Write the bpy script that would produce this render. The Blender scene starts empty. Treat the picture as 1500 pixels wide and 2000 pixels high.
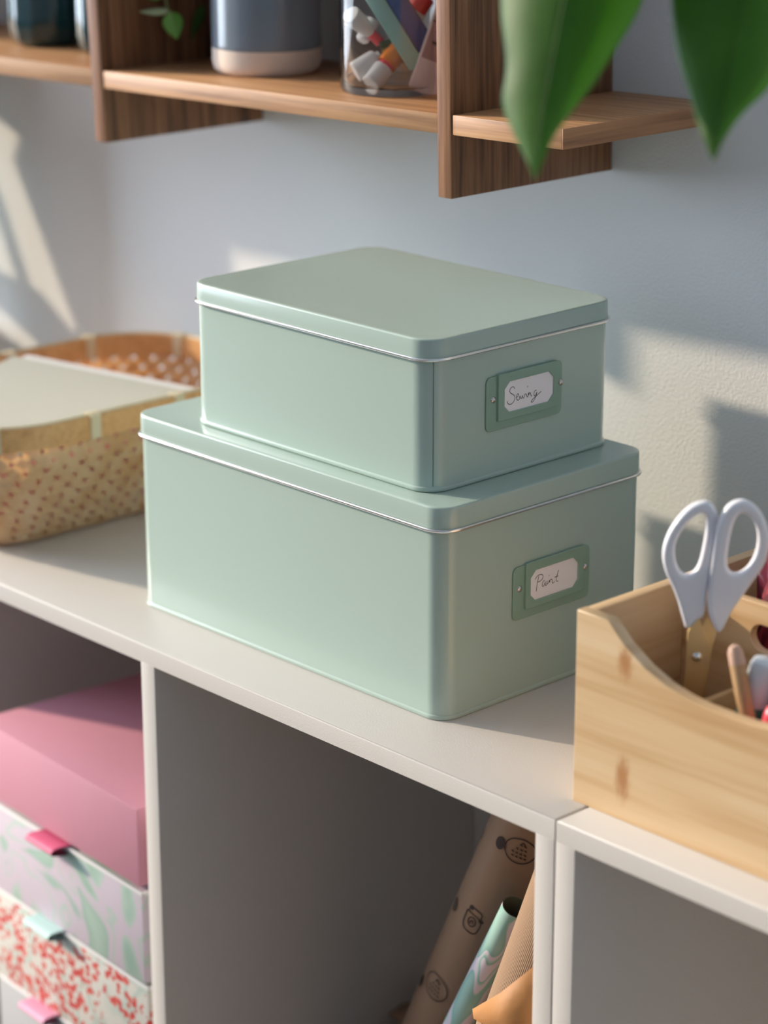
import bpy, bmesh, math, random
from mathutils import Vector, Matrix
random.seed(7)
S = bpy.context.scene
C = S.collection
PI = math.pi

# ------------------------------------------------------------------ camera
cam_d = bpy.data.cameras.new('camera')
cam = bpy.data.objects.new('camera', cam_d); C.objects.link(cam); S.camera = cam
right = Vector((0.68325604, 0.73017782, -0.00124142))
down = Vector((0.22500096, -0.21215904, -0.95098008))
fwd = Vector((-0.69464794, 0.64948356, -0.30924966))
loc = Vector((0.810121, -0.881205, 0.559368))
m = Matrix.Identity(4)
for i in range(3):
    m[i][0] = right[i]; m[i][1] = -down[i]; m[i][2] = -fwd[i]; m[i][3] = loc[i]
cam.matrix_world = m
cam_d.sensor_fit = 'VERTICAL'; cam_d.sensor_height = 36.0; cam_d.sensor_width = 27.0
cam_d.lens = 36.0 * 4837.8 / 2000.0
cam_d.clip_start = 0.02; cam_d.clip_end = 60
cam_d.dof.use_dof = True
cam_d.dof.focus_distance = 1.435
cam_d.dof.aperture_fstop = 4.6

# ------------------------------------------------------------------ world, sun, exposure
W = bpy.data.worlds.new('sky'); S.world = W; W.use_nodes = True
bgn = W.node_tree.nodes['Background']
bgn.inputs[0].default_value = (0.76, 0.87, 1.0, 1); bgn.inputs[1].default_value = 10.0
SUN_K, SUN_M = 2.56, 0.93                      # per metre towards the wall: metres to the right, metres down
sd = bpy.data.lights.new('sun', 'SUN'); sun = bpy.data.objects.new('sun', sd); C.objects.link(sun)
sd.energy = 4.7; sd.color = (1.0, 0.82, 0.60); sd.angle = math.radians(1.7)
sun.rotation_euler = Vector((SUN_K, 1.0, -SUN_M)).to_track_quat('-Z', 'Y').to_euler()
sun.location = (-5, -2, 3)
S.view_settings.view_transform = 'Standard'; S.view_settings.look = 'None'
S.view_settings.gamma = 1.0; S.view_settings.use_curve_mapping = False
S.view_settings.exposure = 0.0
S.cycles.use_denoising = True
S.cycles.sample_clamp_indirect = 6.0
S.cycles.max_bounces = 10; S.cycles.diffuse_bounces = 6; S.cycles.transmission_bounces = 10

# ------------------------------------------------------------------ materials
def mat(name, col, rough=0.5, metal=0.0, coat=0.0, spec=0.5, trans=0.0, ior=1.45, bump=None, coat_rough=0.1):
    m = bpy.data.materials.new(name); m.use_nodes = True
    b = m.node_tree.nodes['Principled BSDF']
    b.inputs['Base Color'].default_value = (*col, 1)
    b.inputs['Roughness'].default_value = rough; b.inputs['Metallic'].default_value = metal
    b.inputs['Coat Weight'].default_value = coat; b.inputs['Coat Roughness'].default_value = coat_rough
    b.inputs['Specular IOR Level'].default_value = spec
    b.inputs['Transmission Weight'].default_value = trans; b.inputs['IOR'].default_value = ior
    if bump: add_bump(m, *bump)
    return m
def nn(m, t): return m.node_tree.nodes.new(t)
def lk(m, a, b): m.node_tree.links.new(a, b)
def coords(m, scale=(1, 1, 1), rot=(0, 0, 0)):
    tc = nn(m, 'ShaderNodeTexCoord'); mp = nn(m, 'ShaderNodeMapping')
    lk(m, tc.outputs['Object'], mp.inputs[0]); mp.inputs['Scale'].default_value = scale; mp.inputs['Rotation'].default_value = rot
    return mp.outputs[0]
def noise(m, vec, scale, detail=3.0, rough=0.5, dist=0.0):
    n = nn(m, 'ShaderNodeTexNoise'); lk(m, vec, n.inputs['Vector'])
    n.inputs['Scale'].default_value = scale; n.inputs['Detail'].default_value = detail
    n.inputs['Roughness'].default_value = rough; n.inputs['Distortion'].default_value = dist
    return n.outputs[0]
def ramp(m, fac, stops, interp='LINEAR'):
    r = nn(m, 'ShaderNodeValToRGB'); r.color_ramp.interpolation = interp
    e = r.color_ramp.elements
    while len(e) < len(stops): e.new(0.5)
    for k, (p, c) in enumerate(stops): e[k].position = p; e[k].color = (*c, 1)
    lk(m, fac, r.inputs[0]); return r.outputs[0]
def base(m, out): lk(m, out, m.node_tree.nodes['Principled BSDF'].inputs['Base Color'])
def add_bump(m, scale, strength, dist=0.001, stretch=(1, 1, 1), detail=3.0):
    v = coords(m, stretch); n = noise(m, v, scale, detail)
    b = nn(m, 'ShaderNodeBump'); b.inputs['Strength'].default_value = strength; b.inputs['Distance'].default_value = dist
    lk(m, n, b.inputs['Height']); lk(m, b.outputs[0], m.node_tree.nodes['Principled BSDF'].inputs['Normal'])

def wood(name, dark, mid, light, along, rough=0.5, fine=260, big=14):
    """Straight grain: noise stretched along one axis, fine pores plus broad bands."""
    m = mat(name, mid, rough)
    st = [1, 1, 1]; st['xyz'.index(along)] = 0.035
    v = coords(m, st)
    a = noise(m, v, fine, 4, 0.6); b = noise(m, v, big * 4, 2, 0.5, 1.5)
    mx = nn(m, 'ShaderNodeMix'); mx.data_type = 'FLOAT'; mx.inputs[0].default_value = 0.45
    lk(m, a, mx.inputs[2]); lk(m, b, mx.inputs[3])
    base(m, ramp(m, mx.outputs[0], [(0.36, dark), (0.5, mid), (0.66, light)]))
    bp = nn(m, 'ShaderNodeBump'); bp.inputs['Strength'].default_value = 0.25; bp.inputs['Distance'].default_value = 0.0006
    lk(m, a, bp.inputs['Height']); lk(m, bp.outputs[0], m.node_tree.nodes['Principled BSDF'].inputs['Normal'])
    return m

M = {}
M['wall'] = mat('wall_paint', (0.70, 0.72, 0.73), 0.85, bump=(480, 0.38, 0.0014, (1, 1, 1), 3.5))
M['room'] = mat('room_paint', (0.50, 0.50, 0.51), 0.9)
M['room_right'] = mat('room_paint_right', (0.42, 0.52, 0.58), 0.9)
M['floor'] = wood('floor_boards', (0.10, 0.07, 0.05), (0.14, 0.10, 0.07), (0.18, 0.13, 0.09), 'x')
M['cab'] = mat('cabinet_foil', (0.62, 0.585, 0.55), 0.42, bump=(900, 0.25, 0.0004))
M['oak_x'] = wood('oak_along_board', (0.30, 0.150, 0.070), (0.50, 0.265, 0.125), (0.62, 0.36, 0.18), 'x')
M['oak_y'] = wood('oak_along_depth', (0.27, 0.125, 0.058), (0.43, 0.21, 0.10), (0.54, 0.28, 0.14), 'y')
M['oak_z_shaded'] = wood('oak_upright_shaded', (0.085, 0.034, 0.016), (0.245, 0.108, 0.048), (0.37, 0.18, 0.085), 'z', fine=330)  # oak darkened on the uprights: shade inside the shelf put into the colour
M['bamboo'] = wood('bamboo', (0.52, 0.31, 0.145), (0.665, 0.465, 0.265), (0.73, 0.56, 0.36), 'x', 0.38, fine=90, big=9)
M['bamboo_y'] = wood('bamboo_depth', (0.50, 0.29, 0.13), (0.63, 0.42, 0.23), (0.70, 0.51, 0.31), 'y', 0.38, fine=90, big=9)
M['tin'] = mat('mint_enamel', (0.415, 0.525, 0.465), 0.26, coat=0.5, coat_rough=0.12, bump=(14, 0.08, 0.002))
M['tin_plate'] = mat('mint_plate', (0.265, 0.40, 0.315), 0.40)
M['wire'] = mat('bright_steel', (0.82, 0.80, 0.78), 0.22, 1.0)
M['rivet'] = mat('rivet_steel', (0.62, 0.58, 0.54), 0.25, 1.0)
M['card'] = mat('label_card', (0.90, 0.86, 0.89), 0.8)
M['ink'] = mat('dark_ink', (0.03, 0.03, 0.035), 0.6)
M['seam'] = mat('seam_shadow', (0.16, 0.24, 0.20), 0.5)

# ------------------------------------------------------------------ mesh helpers
def link(name, me, m=None, parent=None, smooth=True, angle=35):
    o = bpy.data.objects.new(name, me); C.objects.link(o)
    if m is not None: me.materials.append(m)
    if parent: o.parent = parent
    if smooth:
        for p in me.polygons: p.use_smooth = True
        try: me.set_sharp_from_angle(angle=math.radians(angle))
        except Exception: pass
    return o
def tag(o, label=None, cat=None, group=None, kind=None):
    if label: o['label'] = label
    if cat: o['category'] = cat
    if group: o['group'] = group
    if kind: o['kind'] = kind
    return o
def empty(name, loc, label=None, cat=None, group=None, rz=0.0, ry=0.0):
    o = bpy.data.objects.new(name, None); C.objects.link(o); o.empty_display_size = 0.02
    o.location = loc; o.rotation_euler = (0, ry, rz)
    return tag(o, label, cat, group)
def from_bm(name, bm, m, parent=None, smooth=True, angle=35):
    bmesh.ops.recalc_face_normals(bm, faces=bm.faces)
    me = bpy.data.meshes.new(name); bm.to_mesh(me); bm.free()
    return link(name, me, m, parent, smooth, angle)
def box(name, x0, x1, y0, y1, z0, z1, m, parent=None, bev=0.0008, seg=2, only=None):
    bm = bmesh.new(); bmesh.ops.create_cube(bm, size=1)
    for v in bm.verts:
        v.co = Vector(((x0 + x1) / 2 + v.co.x * (x1 - x0), (y0 + y1) / 2 + v.co.y * (y1 - y0), (z0 + z1) / 2 + v.co.z * (z1 - z0)))
    if bev: bmesh.ops.bevel(bm, geom=[e for e in bm.edges if only is None or all(only(v.co) for v in e.verts)], offset=bev, segments=seg, affect='EDGES', profile=0.5)
    return from_bm(name, bm, m, parent)
def rrect(W_, D_, r, n=8):
    pts = []
    for sx, sy, a0 in ((1, 1, 0), (-1, 1, 90), (-1, -1, 180), (1, -1, 270)):
        for k in range(n + 1):
            a = math.radians(a0 + 90 * k / n)
            pts.append((sx * (W_ / 2 - r) + r * math.cos(a), sy * (D_ / 2 - r) + r * math.sin(a)))
    return pts
def loft(name, rings, m, parent=None, cap0=True, cap1=True, smooth=True, angle=35, closed=True):
    """rings: list of equal-length lists of 3D points."""
    bm = bmesh.new(); R_ = [[bm.verts.new(p) for p in ring] for ring in rings]
    n = len(R_[0])
    for a, b in zip(R_[:-1], R_[1:]):
        for i in range(n if closed else n - 1):
            j = (i + 1) % n
            bm.faces.new((a[i], a[j], b[j], b[i]))
    if cap0: bm.faces.new(R_[0][::-1])
    if cap1: bm.faces.new(R_[-1])
    return from_bm(name, bm, m, parent, smooth, angle)
def lathe(name, prof, m, parent=None, n=48, cx=0, cy=0, cap0=True, cap1=True):
    rings = [[(cx + r * math.cos(2 * PI * k / n), cy + r * math.sin(2 * PI * k / n), z) for k in range(n)] for r, z in prof]
    return loft(name, rings, m, parent, cap0, cap1)
def tube(name, pts, rad, m, parent=None, n=10, closed=False, caps=True):
    pts = [Vector(p) for p in pts]; N = len(pts)
    rads = rad if isinstance(rad, (list, tuple)) else [rad] * N
    rings = []; up = None
    for i, p in enumerate(pts):
        a = pts[(i - 1) % N] if (closed or i > 0) else p
        b = pts[(i + 1) % N] if (closed or i < N - 1) else p
        t = (b - a).normalized()
        if up is None: up = t.orthogonal().normalized()
        s = t.cross(up)
        if s.length < 1e-6: s = t.orthogonal()
        s.normalize(); up = s.cross(t).normalized()
        rings.append([p + rads[i] * (math.cos(2 * PI * k / n) * up + math.sin(2 * PI * k / n) * s) for k in range(n)])
    if closed: rings.append(rings[0])
    bm = bmesh.new(); R_ = [[bm.verts.new(q) for q in ring] for ring in (rings[:-1] if closed else rings)]
    if closed: R_.append(R_[0])
    for a, b in zip(R_[:-1], R_[1:]):
        for k in range(n): bm.faces.new((a[k], a[(k + 1) % n], b[(k + 1) % n], b[k]))
    if not closed and caps: bm.faces.new(R_[0][::-1]); bm.faces.new(R_[-1])
    return from_bm(name, bm, m, parent)
def smooth_poly(pts, closed=True, k=2):
    """Chaikin rounding."""
    for _ in range(k):
        q = []; n = len(pts)
        rng = range(n) if closed else range(n - 1)
        if not closed: q.append(pts[0])
        for i in rng:
            a, b = Vector(pts[i]), Vector(pts[(i + 1) % n])
            q += [tuple(a * 0.75 + b * 0.25), tuple(a * 0.25 + b * 0.75)]
        if not closed: q.append(pts[-1])
        pts = q
    return pts
def plate2d(name, polys, ext, bev, m, parent=None, mw=None, res=2):
    """Flat outline with holes, thickness 2*(ext+bev), rounded edges, laid in a plane by matrix mw."""
    cu = bpy.data.curves.new(name, 'CURVE'); cu.dimensions = '2D'; cu.fill_mode = 'BOTH'
    cu.extrude = ext; cu.offset = -bev; cu.bevel_depth = bev; cu.bevel_resolution = res
    for poly in polys:
        sp = cu.splines.new('POLY'); sp.points.add(len(poly) - 1)
        for k, p in enumerate(poly): sp.points[k].co = (p[0], p[1], 0, 1)
        sp.use_cyclic_u = True
    tmp = bpy.data.objects.new('tmp_outline', cu); C.objects.link(tmp)
    me = bpy.data.meshes.new_from_object(tmp.evaluated_get(bpy.context.evaluated_depsgraph_get()))
    bpy.data.objects.remove(tmp); bpy.data.curves.remove(cu)
    me.name = name; me.materials.clear()
    if mw is not None: me.transform(mw)
    return link(name, me, m, parent, True, 40)
def ribbons(name, strokes, w, m, parent, put):
    """Pen strokes as thin flat ribbons; put(u, v) -> 3D point on the surface."""
    bm = bmesh.new()
    for st in strokes:
        st = smooth_poly([Vector(p) for p in st], False, 2) if len(st) > 2 else [Vector(p) for p in st]
        st = [Vector(p) for p in st]; prev = None
        for i, p in enumerate(st):
            a = st[max(i - 1, 0)]; b = st[min(i + 1, len(st) - 1)]
            t = (b - a); t = t.normalized() if t.length > 1e-9 else Vector((1, 0))
            nrm = Vector((-t.y, t.x)) * (w / 2)
            l = bm.verts.new(put(*(p + nrm))); r = bm.verts.new(put(*(p - nrm)))
            if prev: bm.faces.new((prev[0], prev[1], r, l))
            prev = (l, r)
    me = bpy.data.meshes.new(name); bm.to_mesh(me); bm.free()
    return link(name, me, m, parent, False)

# ================================================================== SETTING
WY = 0.300; FZ = -0.50; CZ = 1.95
XL, XR, YF = -2.7, 1.9, -3.2
tag(box('wall_back', XL - 0.1, XR + 0.1, WY, WY + 0.1, FZ, CZ, M['wall'], bev=0), kind='structure')
tag(box('floor', XL - 0.1, XR + 0.1, YF - 0.1, WY + 0.1, FZ - 0.1, FZ, M['floor'], bev=0), kind='structure')
tag(box('ceiling', XL - 0.1, XR + 0.1, YF - 0.1, WY + 0.1, CZ, CZ + 0.1, M['room'], bev=0), kind='structure')
tag(box('wall_right', XR, XR + 0.1, YF, WY, FZ, CZ, M['room_right'], bev=0), kind='structure')
tag(box('wall_front', XL - 0.1, XR + 0.1, YF - 0.1, YF, FZ, CZ, M['room'], bev=0), kind='structure')
WIN = (-2.0, 0.12, -0.05, 1.75)     # y0, y1, z0, z1 of the window opening in the left wall
bm = bmesh.new()
def quadbox(bm, x0, x1, y0, y1, z0, z1):
    g = bmesh.ops.create_cube(bm, size=1)['verts']
    for v in g: v.co = Vector(((x0 + x1) / 2 + v.co.x * (x1 - x0), (y0 + y1) / 2 + v.co.y * (y1 - y0), (z0 + z1) / 2 + v.co.z * (z1 - z0)))
quadbox(bm, XL - 0.1, XL, YF, WY, FZ, WIN[2]); quadbox(bm, XL - 0.1, XL, YF, WY, WIN[3], CZ)
quadbox(bm, XL - 0.1, XL, YF, WIN[0], WIN[2], WIN[3]); quadbox(bm, XL - 0.1, XL, WIN[1], WY, WIN[2], WIN[3])
tag(from_bm('wall_left', bm, M['room'], None, False), kind='structure')
pl = bpy.data.lights.new('window_daylight', 'AREA'); po = bpy.data.objects.new('window_daylight', pl); C.objects.link(po)
pl.shape = 'RECTANGLE'; pl.size = WIN[1] - WIN[0]; pl.size_y = WIN[3] - WIN[2]
po.location = (XL - 0.02, (WIN[0] + WIN[1]) / 2, (WIN[2] + WIN[3]) / 2)
po.rotation_euler = Matrix(((0, 0, -1), (1, 0, 0), (0, -1, 0))).transposed().to_euler() if False else Vector((1, 0, 0)).to_track_quat('-Z', 'Z').to_euler()
pl.cycles.is_portal = True

# ================================================================== CABINETS
def cabinet(x0, x1, divs, label):
    t, tv, H, D = 0.0123, 0.0137, -FZ, 0.299
    r = empty('storage_cabinet', (x0, 0, FZ), label, 'cabinet', 'cube cabinets along the wall')
    def b(n, a0, a1, b0, b1, c0, c1, bev=0.0003, only=None): box(n, a0 - x0, a1 - x0, b0, b1, c0 - FZ, c1 - FZ, M['cab'], r, bev, 3, only)
    b('top_panel', x0, x1, 0, D, -t, 0, 0.0013, lambda p: p.z > -FZ - 0.001)
    b('side_panel', x0, x0 + tv, 0.0, D, FZ + t, -t)
    b('side_panel', x1 - tv, x1, 0.0, D, FZ + t, -t)
    for d in divs: b('divider', d - tv / 2, d + tv / 2, 0.0, 0.285, FZ + t, -t)
    b('back_panel', x0 + tv, x1 - tv, 0.286, 0.292, FZ + t, -t - 0.0001, 0.0003)
    b('bottom_panel', x0, x1, 0, D, FZ, FZ + t)
    return r
cabinet(-0.700, -0.0006, [-0.35], 'pale greige open cabinet under the two mint tins, pink boxes and paper rolls inside')
cabinet(0.0006, 0.70, [0.35], 'pale greige open cabinet at right under the bamboo organizer, empty inside')
cabinet(-1.40, -0.7012, [-1.05], 'pale greige cabinet continuing left beyond the woven basket')

# ================================================================== TIN BOXES
def tin(W_, D_, r, zw, zt, at, rz, label, pl_, seam=False, word=None):
    o = empty('tin_box', at, label, 'box', rz=rz)
    def ring(z, off=0.0, n=10): return [(x, y, z) for x, y in rrect(W_ + 2 * off, D_ + 2 * off, r + off, n)]
    # body with its rolled foot
    loft('body', [ring(0.0002, -0.0012), ring(0.0002, -0.0004), ring(0.0008, 0.0), ring(0.0022, 0.0), ring(0.0029, -0.0004), ring(0.0031, -0.0009),
                  ring(0.0036, -0.0010), ring(zw + 0.002, -0.0010)], M['tin'], o, True, True, True, 50)
    # lid
    loft('lid', [ring(zw + 0.0004, -0.0004), ring(zw + 0.001, 0.0002), ring(zt - 0.0013, 0.0), ring(zt - 0.0006, -0.0002), ring(zt - 0.0002, -0.0007), ring(zt, -0.0014),
                 ring(zt - 0.0001, -0.004), ring(zt - 0.0001, -r * 0.8)], M['tin'], o, True, True, True, 40)
    tube('rolled_rim', ring(zw, 0.0008, 8), 0.00105, M['wire'], o, 10, closed=True)
    X = W_ / 2 - 0.0010
    py0, py1, pz0, pz1, ry0, ry1, rz0, rz1, cy0, cy1, cz0, cz1, v1, v2, vz = pl_
    P = Matrix(((0, 0, 1, X), (1, 0, 0, 0), (0, 1, 0, 0), (0, 0, 0, 1)))     # plane (u, v) -> (X, u, v)
    def rr2(a0, a1, b0, b1, rad, n=5): return [((a0 + a1) / 2 + x, (b0 + b1) / 2 + y) for x, y in rrect(a1 - a0, b1 - b0, rad, n)]
    h = plate2d('label_holder', [rr2(py0, py1, pz0, pz1, 0.0035)], 0.00025, 0.0002, M['tin_plate'], o, Matrix.Translation((0.0006, 0, 0)) @ P)
    c = 0.0042
    win = [(cy0 + c, cz0), (cy1 - c, cz0), (cy1, cz0 + c), (cy1, cz1 - c), (cy1 - c, cz1), (cy0 + c, cz1), (cy0, cz1 - c), (cy0, cz0 + c)]
    plate2d('card_frame', [rr2(ry0, ry1, rz0, rz1, 0.0006, 2), win[::-1]], 0.0006, 0.0004, M['tin_plate'], h, Matrix.Translation((0.0016, 0, 0)) @ P)
    card = plate2d('label_card', [[(cy0 - .001, cz0 - .001), (cy1 + .001, cz0 - .001), (cy1 + .001, cz1 + .001), (cy0 - .001, cz1 + .001)]], 0.0002, 0.0, M['card'], o, Matrix.Translation((0.0014, 0, 0)) @ P)
    card['label'] = 'white card with handwriting'
    wd = ribbons('handwriting', word, 0.00038, M['ink'], card, lambda u, v: Vector((X + 0.00172, cy0 + u, cz0 + v)))
    for yy in (v1, v2):
        rv = lathe('rivet', [(0.0013, 0), (0.0021, 0.0002), (0.0018, 0.0009), (0.0010, 0.0014), (0.0002, 0.0016)], M['rivet'], o, 16)
        rv.data.transform(Matrix.Translation((X + 0.0008, yy, vz)) @ Matrix.Rotation(PI / 2, 4, 'Y'))
    if seam:
        a = math.radians(-38); sx = W_ / 2 - r + (r - 0.0009) * math.cos(a); sy = -(D_ / 2 - r) + (r - 0.0009) * math.sin(a)
        s = tube('side_seam', [(sx, sy, 0.0036), (sx, sy, zw - 0.0006)], 0.00025, M['seam'], o, 6)
    return o
# pen strokes in millimetres on the cards, from the lower-left corner of the window
def mm(sts): return [[(x / 1000, y / 1000) for x, y in st] for st in sts]
SEWING = mm([[(8.81, 13.1), (8.31, 14.4), (7.21, 14.7), (5.51, 14.1), (4.71, 12.5), (5.31, 11.2), (7.31, 10.1), (8.91, 9.0), (9.41, 7.3), (8.41, 5.5), (6.81, 4.4), (5.21, 4.2), (3.61, 4.9), (2.71, 6.2), (3.31, 6.7)], [(10.31, 7.5), (11.71, 7.9), (12.51, 8.7), (12.11, 9.6), (11.21, 9.5), (10.61, 8.3), (10.61, 6.7), (11.71, 5.5), (13.11, 5.8), (13.41, 8.5), (13.91, 6.5), (14.71, 5.9), (15.51, 7.3), (15.71, 8.1), (15.81, 6.5), (16.51, 5.6), (17.31, 7.0), (17.71, 8.3), (18.51, 8.3), (19.21, 7.4), (19.31, 6.6), (19.91, 5.9), (20.71, 7.1), (20.91, 9.1), (21.01, 6.7), (21.41, 8.2), (22.11, 8.5), (22.61, 7.6), (22.91, 5.9), (23.81, 6.2)], [(20.01, 12.8), (19.61, 12.0)], [(27.61, 8.6), (26.41, 9.0), (25.41, 7.8), (25.41, 5.9), (26.31, 5.3), (27.31, 6.3), (28.01, 8.2), (27.61, 5.8), (26.31, 3.7), (24.71, 2.2), (23.31, 2.1), (23.01, 2.9), (24.61, 4.0), (27.91, 5.4), (31.51, 7.3)]])
PAINT = mm([[(7.46, 14.2), (6.46, 10.8), (5.76, 7.3), (5.46, 5.0)], [(4.26, 12.7), (5.86, 14.4), (8.06, 14.9), (10.26, 14.6), (11.36, 13.2), (10.66, 11.4), (8.46, 10.5), (6.56, 10.6)], [(12.66, 10.3), (11.26, 10.0), (10.46, 8.6), (10.76, 6.7), (11.86, 6.6), (12.96, 8.4), (13.16, 9.9), (12.96, 8.0), (13.56, 6.4), (14.46, 7.0), (14.96, 9.9), (14.46, 8.0), (15.06, 7.2), (16.06, 8.0), (16.86, 9.9), (16.76, 7.4), (17.36, 9.3), (18.46, 9.7), (19.26, 8.5), (19.16, 6.8), (20.26, 6.6), (21.36, 7.5)], [(16.56, 12.6), (16.26, 12.0)], [(24.56, 13.9), (23.26, 10.8), (22.46, 8.5), (23.06, 6.9), (24.46, 7.0)], [(21.06, 10.1), (23.26, 9.9), (24.46, 10.3)]])
tin(0.28386, 0.17545, 0.0135, 0.11613, 0.12979, (-0.27534, 0.13334, 0), math.radians(0.2),
    'larger mint green metal tin at the bottom of the stack, card reads Paint',
    (-0.0297, 0.0363, 0.0484, 0.0814, -0.0203, 0.0297, 0.0540, 0.0825, -0.0162, 0.0251, 0.0580, 0.0768, -0.0246, 0.0326, 0.0677), word=PAINT)
tin(0.21745, 0.15831, 0.0157, 0.07867, 0.09051, (-0.26688, 0.13879, 0.1298), math.radians(0.08),
    'smaller mint green metal tin on top of the other tin, card reads Sewing',
    (-0.0338, 0.0302, 0.0285, 0.0612, -0.0252, 0.0248, 0.0338, 0.0620, -0.0200, 0.0218, 0.0380, 0.0565, -0.0284, 0.0292, 0.0475), seam=True, word=SEWING)

# ================================================================== WALL SHELF
TH = math.radians(1.4)
sh = empty('wall_shelf', (-0.2510, 0.156, 0.2772), 'brown oak wall shelf of crossed boards and uprights above the tins', 'shelf', ry=-TH)
DSH = 0.1436
def bs(n, x0, x1, z0, z1, mm_, y0=0.0, y1=DSH, bev=0.0006): return box(n, x0, x1, y0, y1, z0, z1, mm_, sh, bev)
bs('upright', 0.0, 0.0118, 0.0, 0.26, M['oak_z_shaded'])
up = bs('upright', 0, 0.0124, 0.0, 0.26, M['oak_z_shaded'])
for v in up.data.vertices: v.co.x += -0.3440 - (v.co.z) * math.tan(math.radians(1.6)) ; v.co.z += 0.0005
bs('upright', -0.752, -0.740, 0.0, 0.26, M['oak_z_shaded'])
bs('shelf_board', -0.3325, -0.0003, 0.0383, 0.0502, M['oak_x'], 0.0006)
bs('shelf_board', -0.740, -0.3455, 0.0385, 0.0510, M['oak_x'], 0.0006)
bs('shelf_board', 0.0124, 0.1014, 0.0385, 0.0505, M['oak_x'], 0.0006)
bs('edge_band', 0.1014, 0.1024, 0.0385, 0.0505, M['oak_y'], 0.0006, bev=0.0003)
bs('shelf_board', -0.3400, -0.0003, 0.178, 0.190, M['oak_x'], 0.0006)
bs('shelf_board', -0.740, -0.3500, 0.178, 0.190, M['oak_x'], 0.0006)


# ================================================================== CRATE WITH SCISSORS
M['bamboo_edge'] = M['bamboo']
CX, CY, CH, CL, CDP = -0.0108, 0.0247, 0.1093, 0.206, 0.180
cr = empty('desk_organizer', (CX, CY, 0), 'light bamboo organizer with a swooping front, standing across the cabinet joint', 'organizer')
def bc(n, x0, x1, y0, y1, z0, z1, m_): return box(n, x0, x1, y0, y1, z0, z1, m_, cr, 0.0007)
th = 0.0078
fm_ = M['bamboo'].copy(); fm_.name = 'bamboo_front'; M['bamboo_front'] = fm_          # the same bamboo with two brown nodes
pb = fm_.node_tree.nodes['Principled BSDF']; src = pb.inputs['Base Color'].links[0].from_socket
for (kx, kz), (sx_, sz_) in (((0.0345, 0.0890), (0.0045, 0.0080)), ((0.0350, 0.0240), (0.0045, 0.0110))):
    tc = nn(fm_, 'ShaderNodeTexCoord'); mp = nn(fm_, 'ShaderNodeMapping'); lk(fm_, tc.outputs['Object'], mp.inputs[0])
    mp.inputs['Location'].default_value = (-kx / sx_, 0, -kz / sz_); mp.inputs['Scale'].default_value = (1 / sx_, 0, 1 / sz_)
    nz = nn(fm_, 'ShaderNodeTexNoise'); nz.inputs['Scale'].default_value = 1.6; lk(fm_, mp.outputs[0], nz.inputs['Vector'])
    ln = nn(fm_, 'ShaderNodeVectorMath'); ln.operation = 'LENGTH'; lk(fm_, mp.outputs[0], ln.inputs[0])
    su = nn(fm_, 'ShaderNodeMath'); su.operation = 'ADD'; lk(fm_, ln.outputs['Value'], su.inputs[0]); lk(fm_, nz.outputs[0], su.inputs[1])
    mr = nn(fm_, 'ShaderNodeMapRange'); mr.interpolation_type = 'SMOOTHSTEP'; lk(fm_, su.outputs[0], mr.inputs[0])
    for q_, x_ in enumerate((0.8, 2.1, 0.9, 0.0)): mr.inputs[q_ + 1].default_value = x_
    mxk = nn(fm_, 'ShaderNodeMix'); mxk.data_type = 'RGBA'; lk(fm_, mr.outputs[0], mxk.inputs[0]); lk(fm_, src, mxk.inputs[6]); mxk.inputs[7].default_value = (0.42, 0.19, 0.07, 1)
    src = mxk.outputs[2]
lk(fm_, src, pb.inputs['Base Color'])
half = [(0, 0), (0, CH), (0.0215, CH), (0.0245, 0.1070), (0.0335, 0.0990), (0.0480, 0.0900), (0.0620, 0.0845), (0.0760, 0.0815), (0.0880, 0.0803), (0.1030, 0.0800)]
outl = half + [(CL - x, z) for x, z in half[::-1]][1:]
PX = Matrix(((1, 0, 0, 0), (0, 0, 1, 0), (0, 1, 0, 0), (0, 0, 0, 1)))
plate2d('front_panel', [outl], th / 2 - 0.0007, 0.0007, M['bamboo_front'], cr, Matrix.Translation((0, th / 2, 0)) @ PX)
bc('end_panel', 0.0004, th, th - 0.0004, CDP, 0, CH, M['bamboo_y'])
bc('end_panel', CL - th, CL - 0.0004, th - 0.0004, CDP, 0, CH, M['bamboo_y'])
bc('back_panel', th, CL - th, CDP - th, CDP, 0, CH, M['bamboo'])
bc('floor_panel', th, CL - th, th, CDP - th, 0.002, 0.006, M['bamboo'])
sl = [(0.063 + 0.008 * math.cos(a) + (0.036 if math.cos(a) > 0 else 0), 0.0905 + 0.0075 * math.sin(a)) for a in [2 * PI * k / 24 for k in range(24)]]
plate2d('middle_panel', [[(th, 0.006), (th, CH), (CL - th, CH), (CL - th, 0.006)], sl[::-1]], 0.0023, 0.0004, M['bamboo'], cr, Matrix.Translation((0, 0.0765 + 0.0027, 0)) @ PX)
bc('divider', 0.0645, 0.0685, th, 0.0765, 0.006, 0.0705, M['bamboo_y'])
bc('divider', 0.1250, 0.1290, th, 0.0765, 0.006, 0.0705, M['bamboo_y'])

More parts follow.
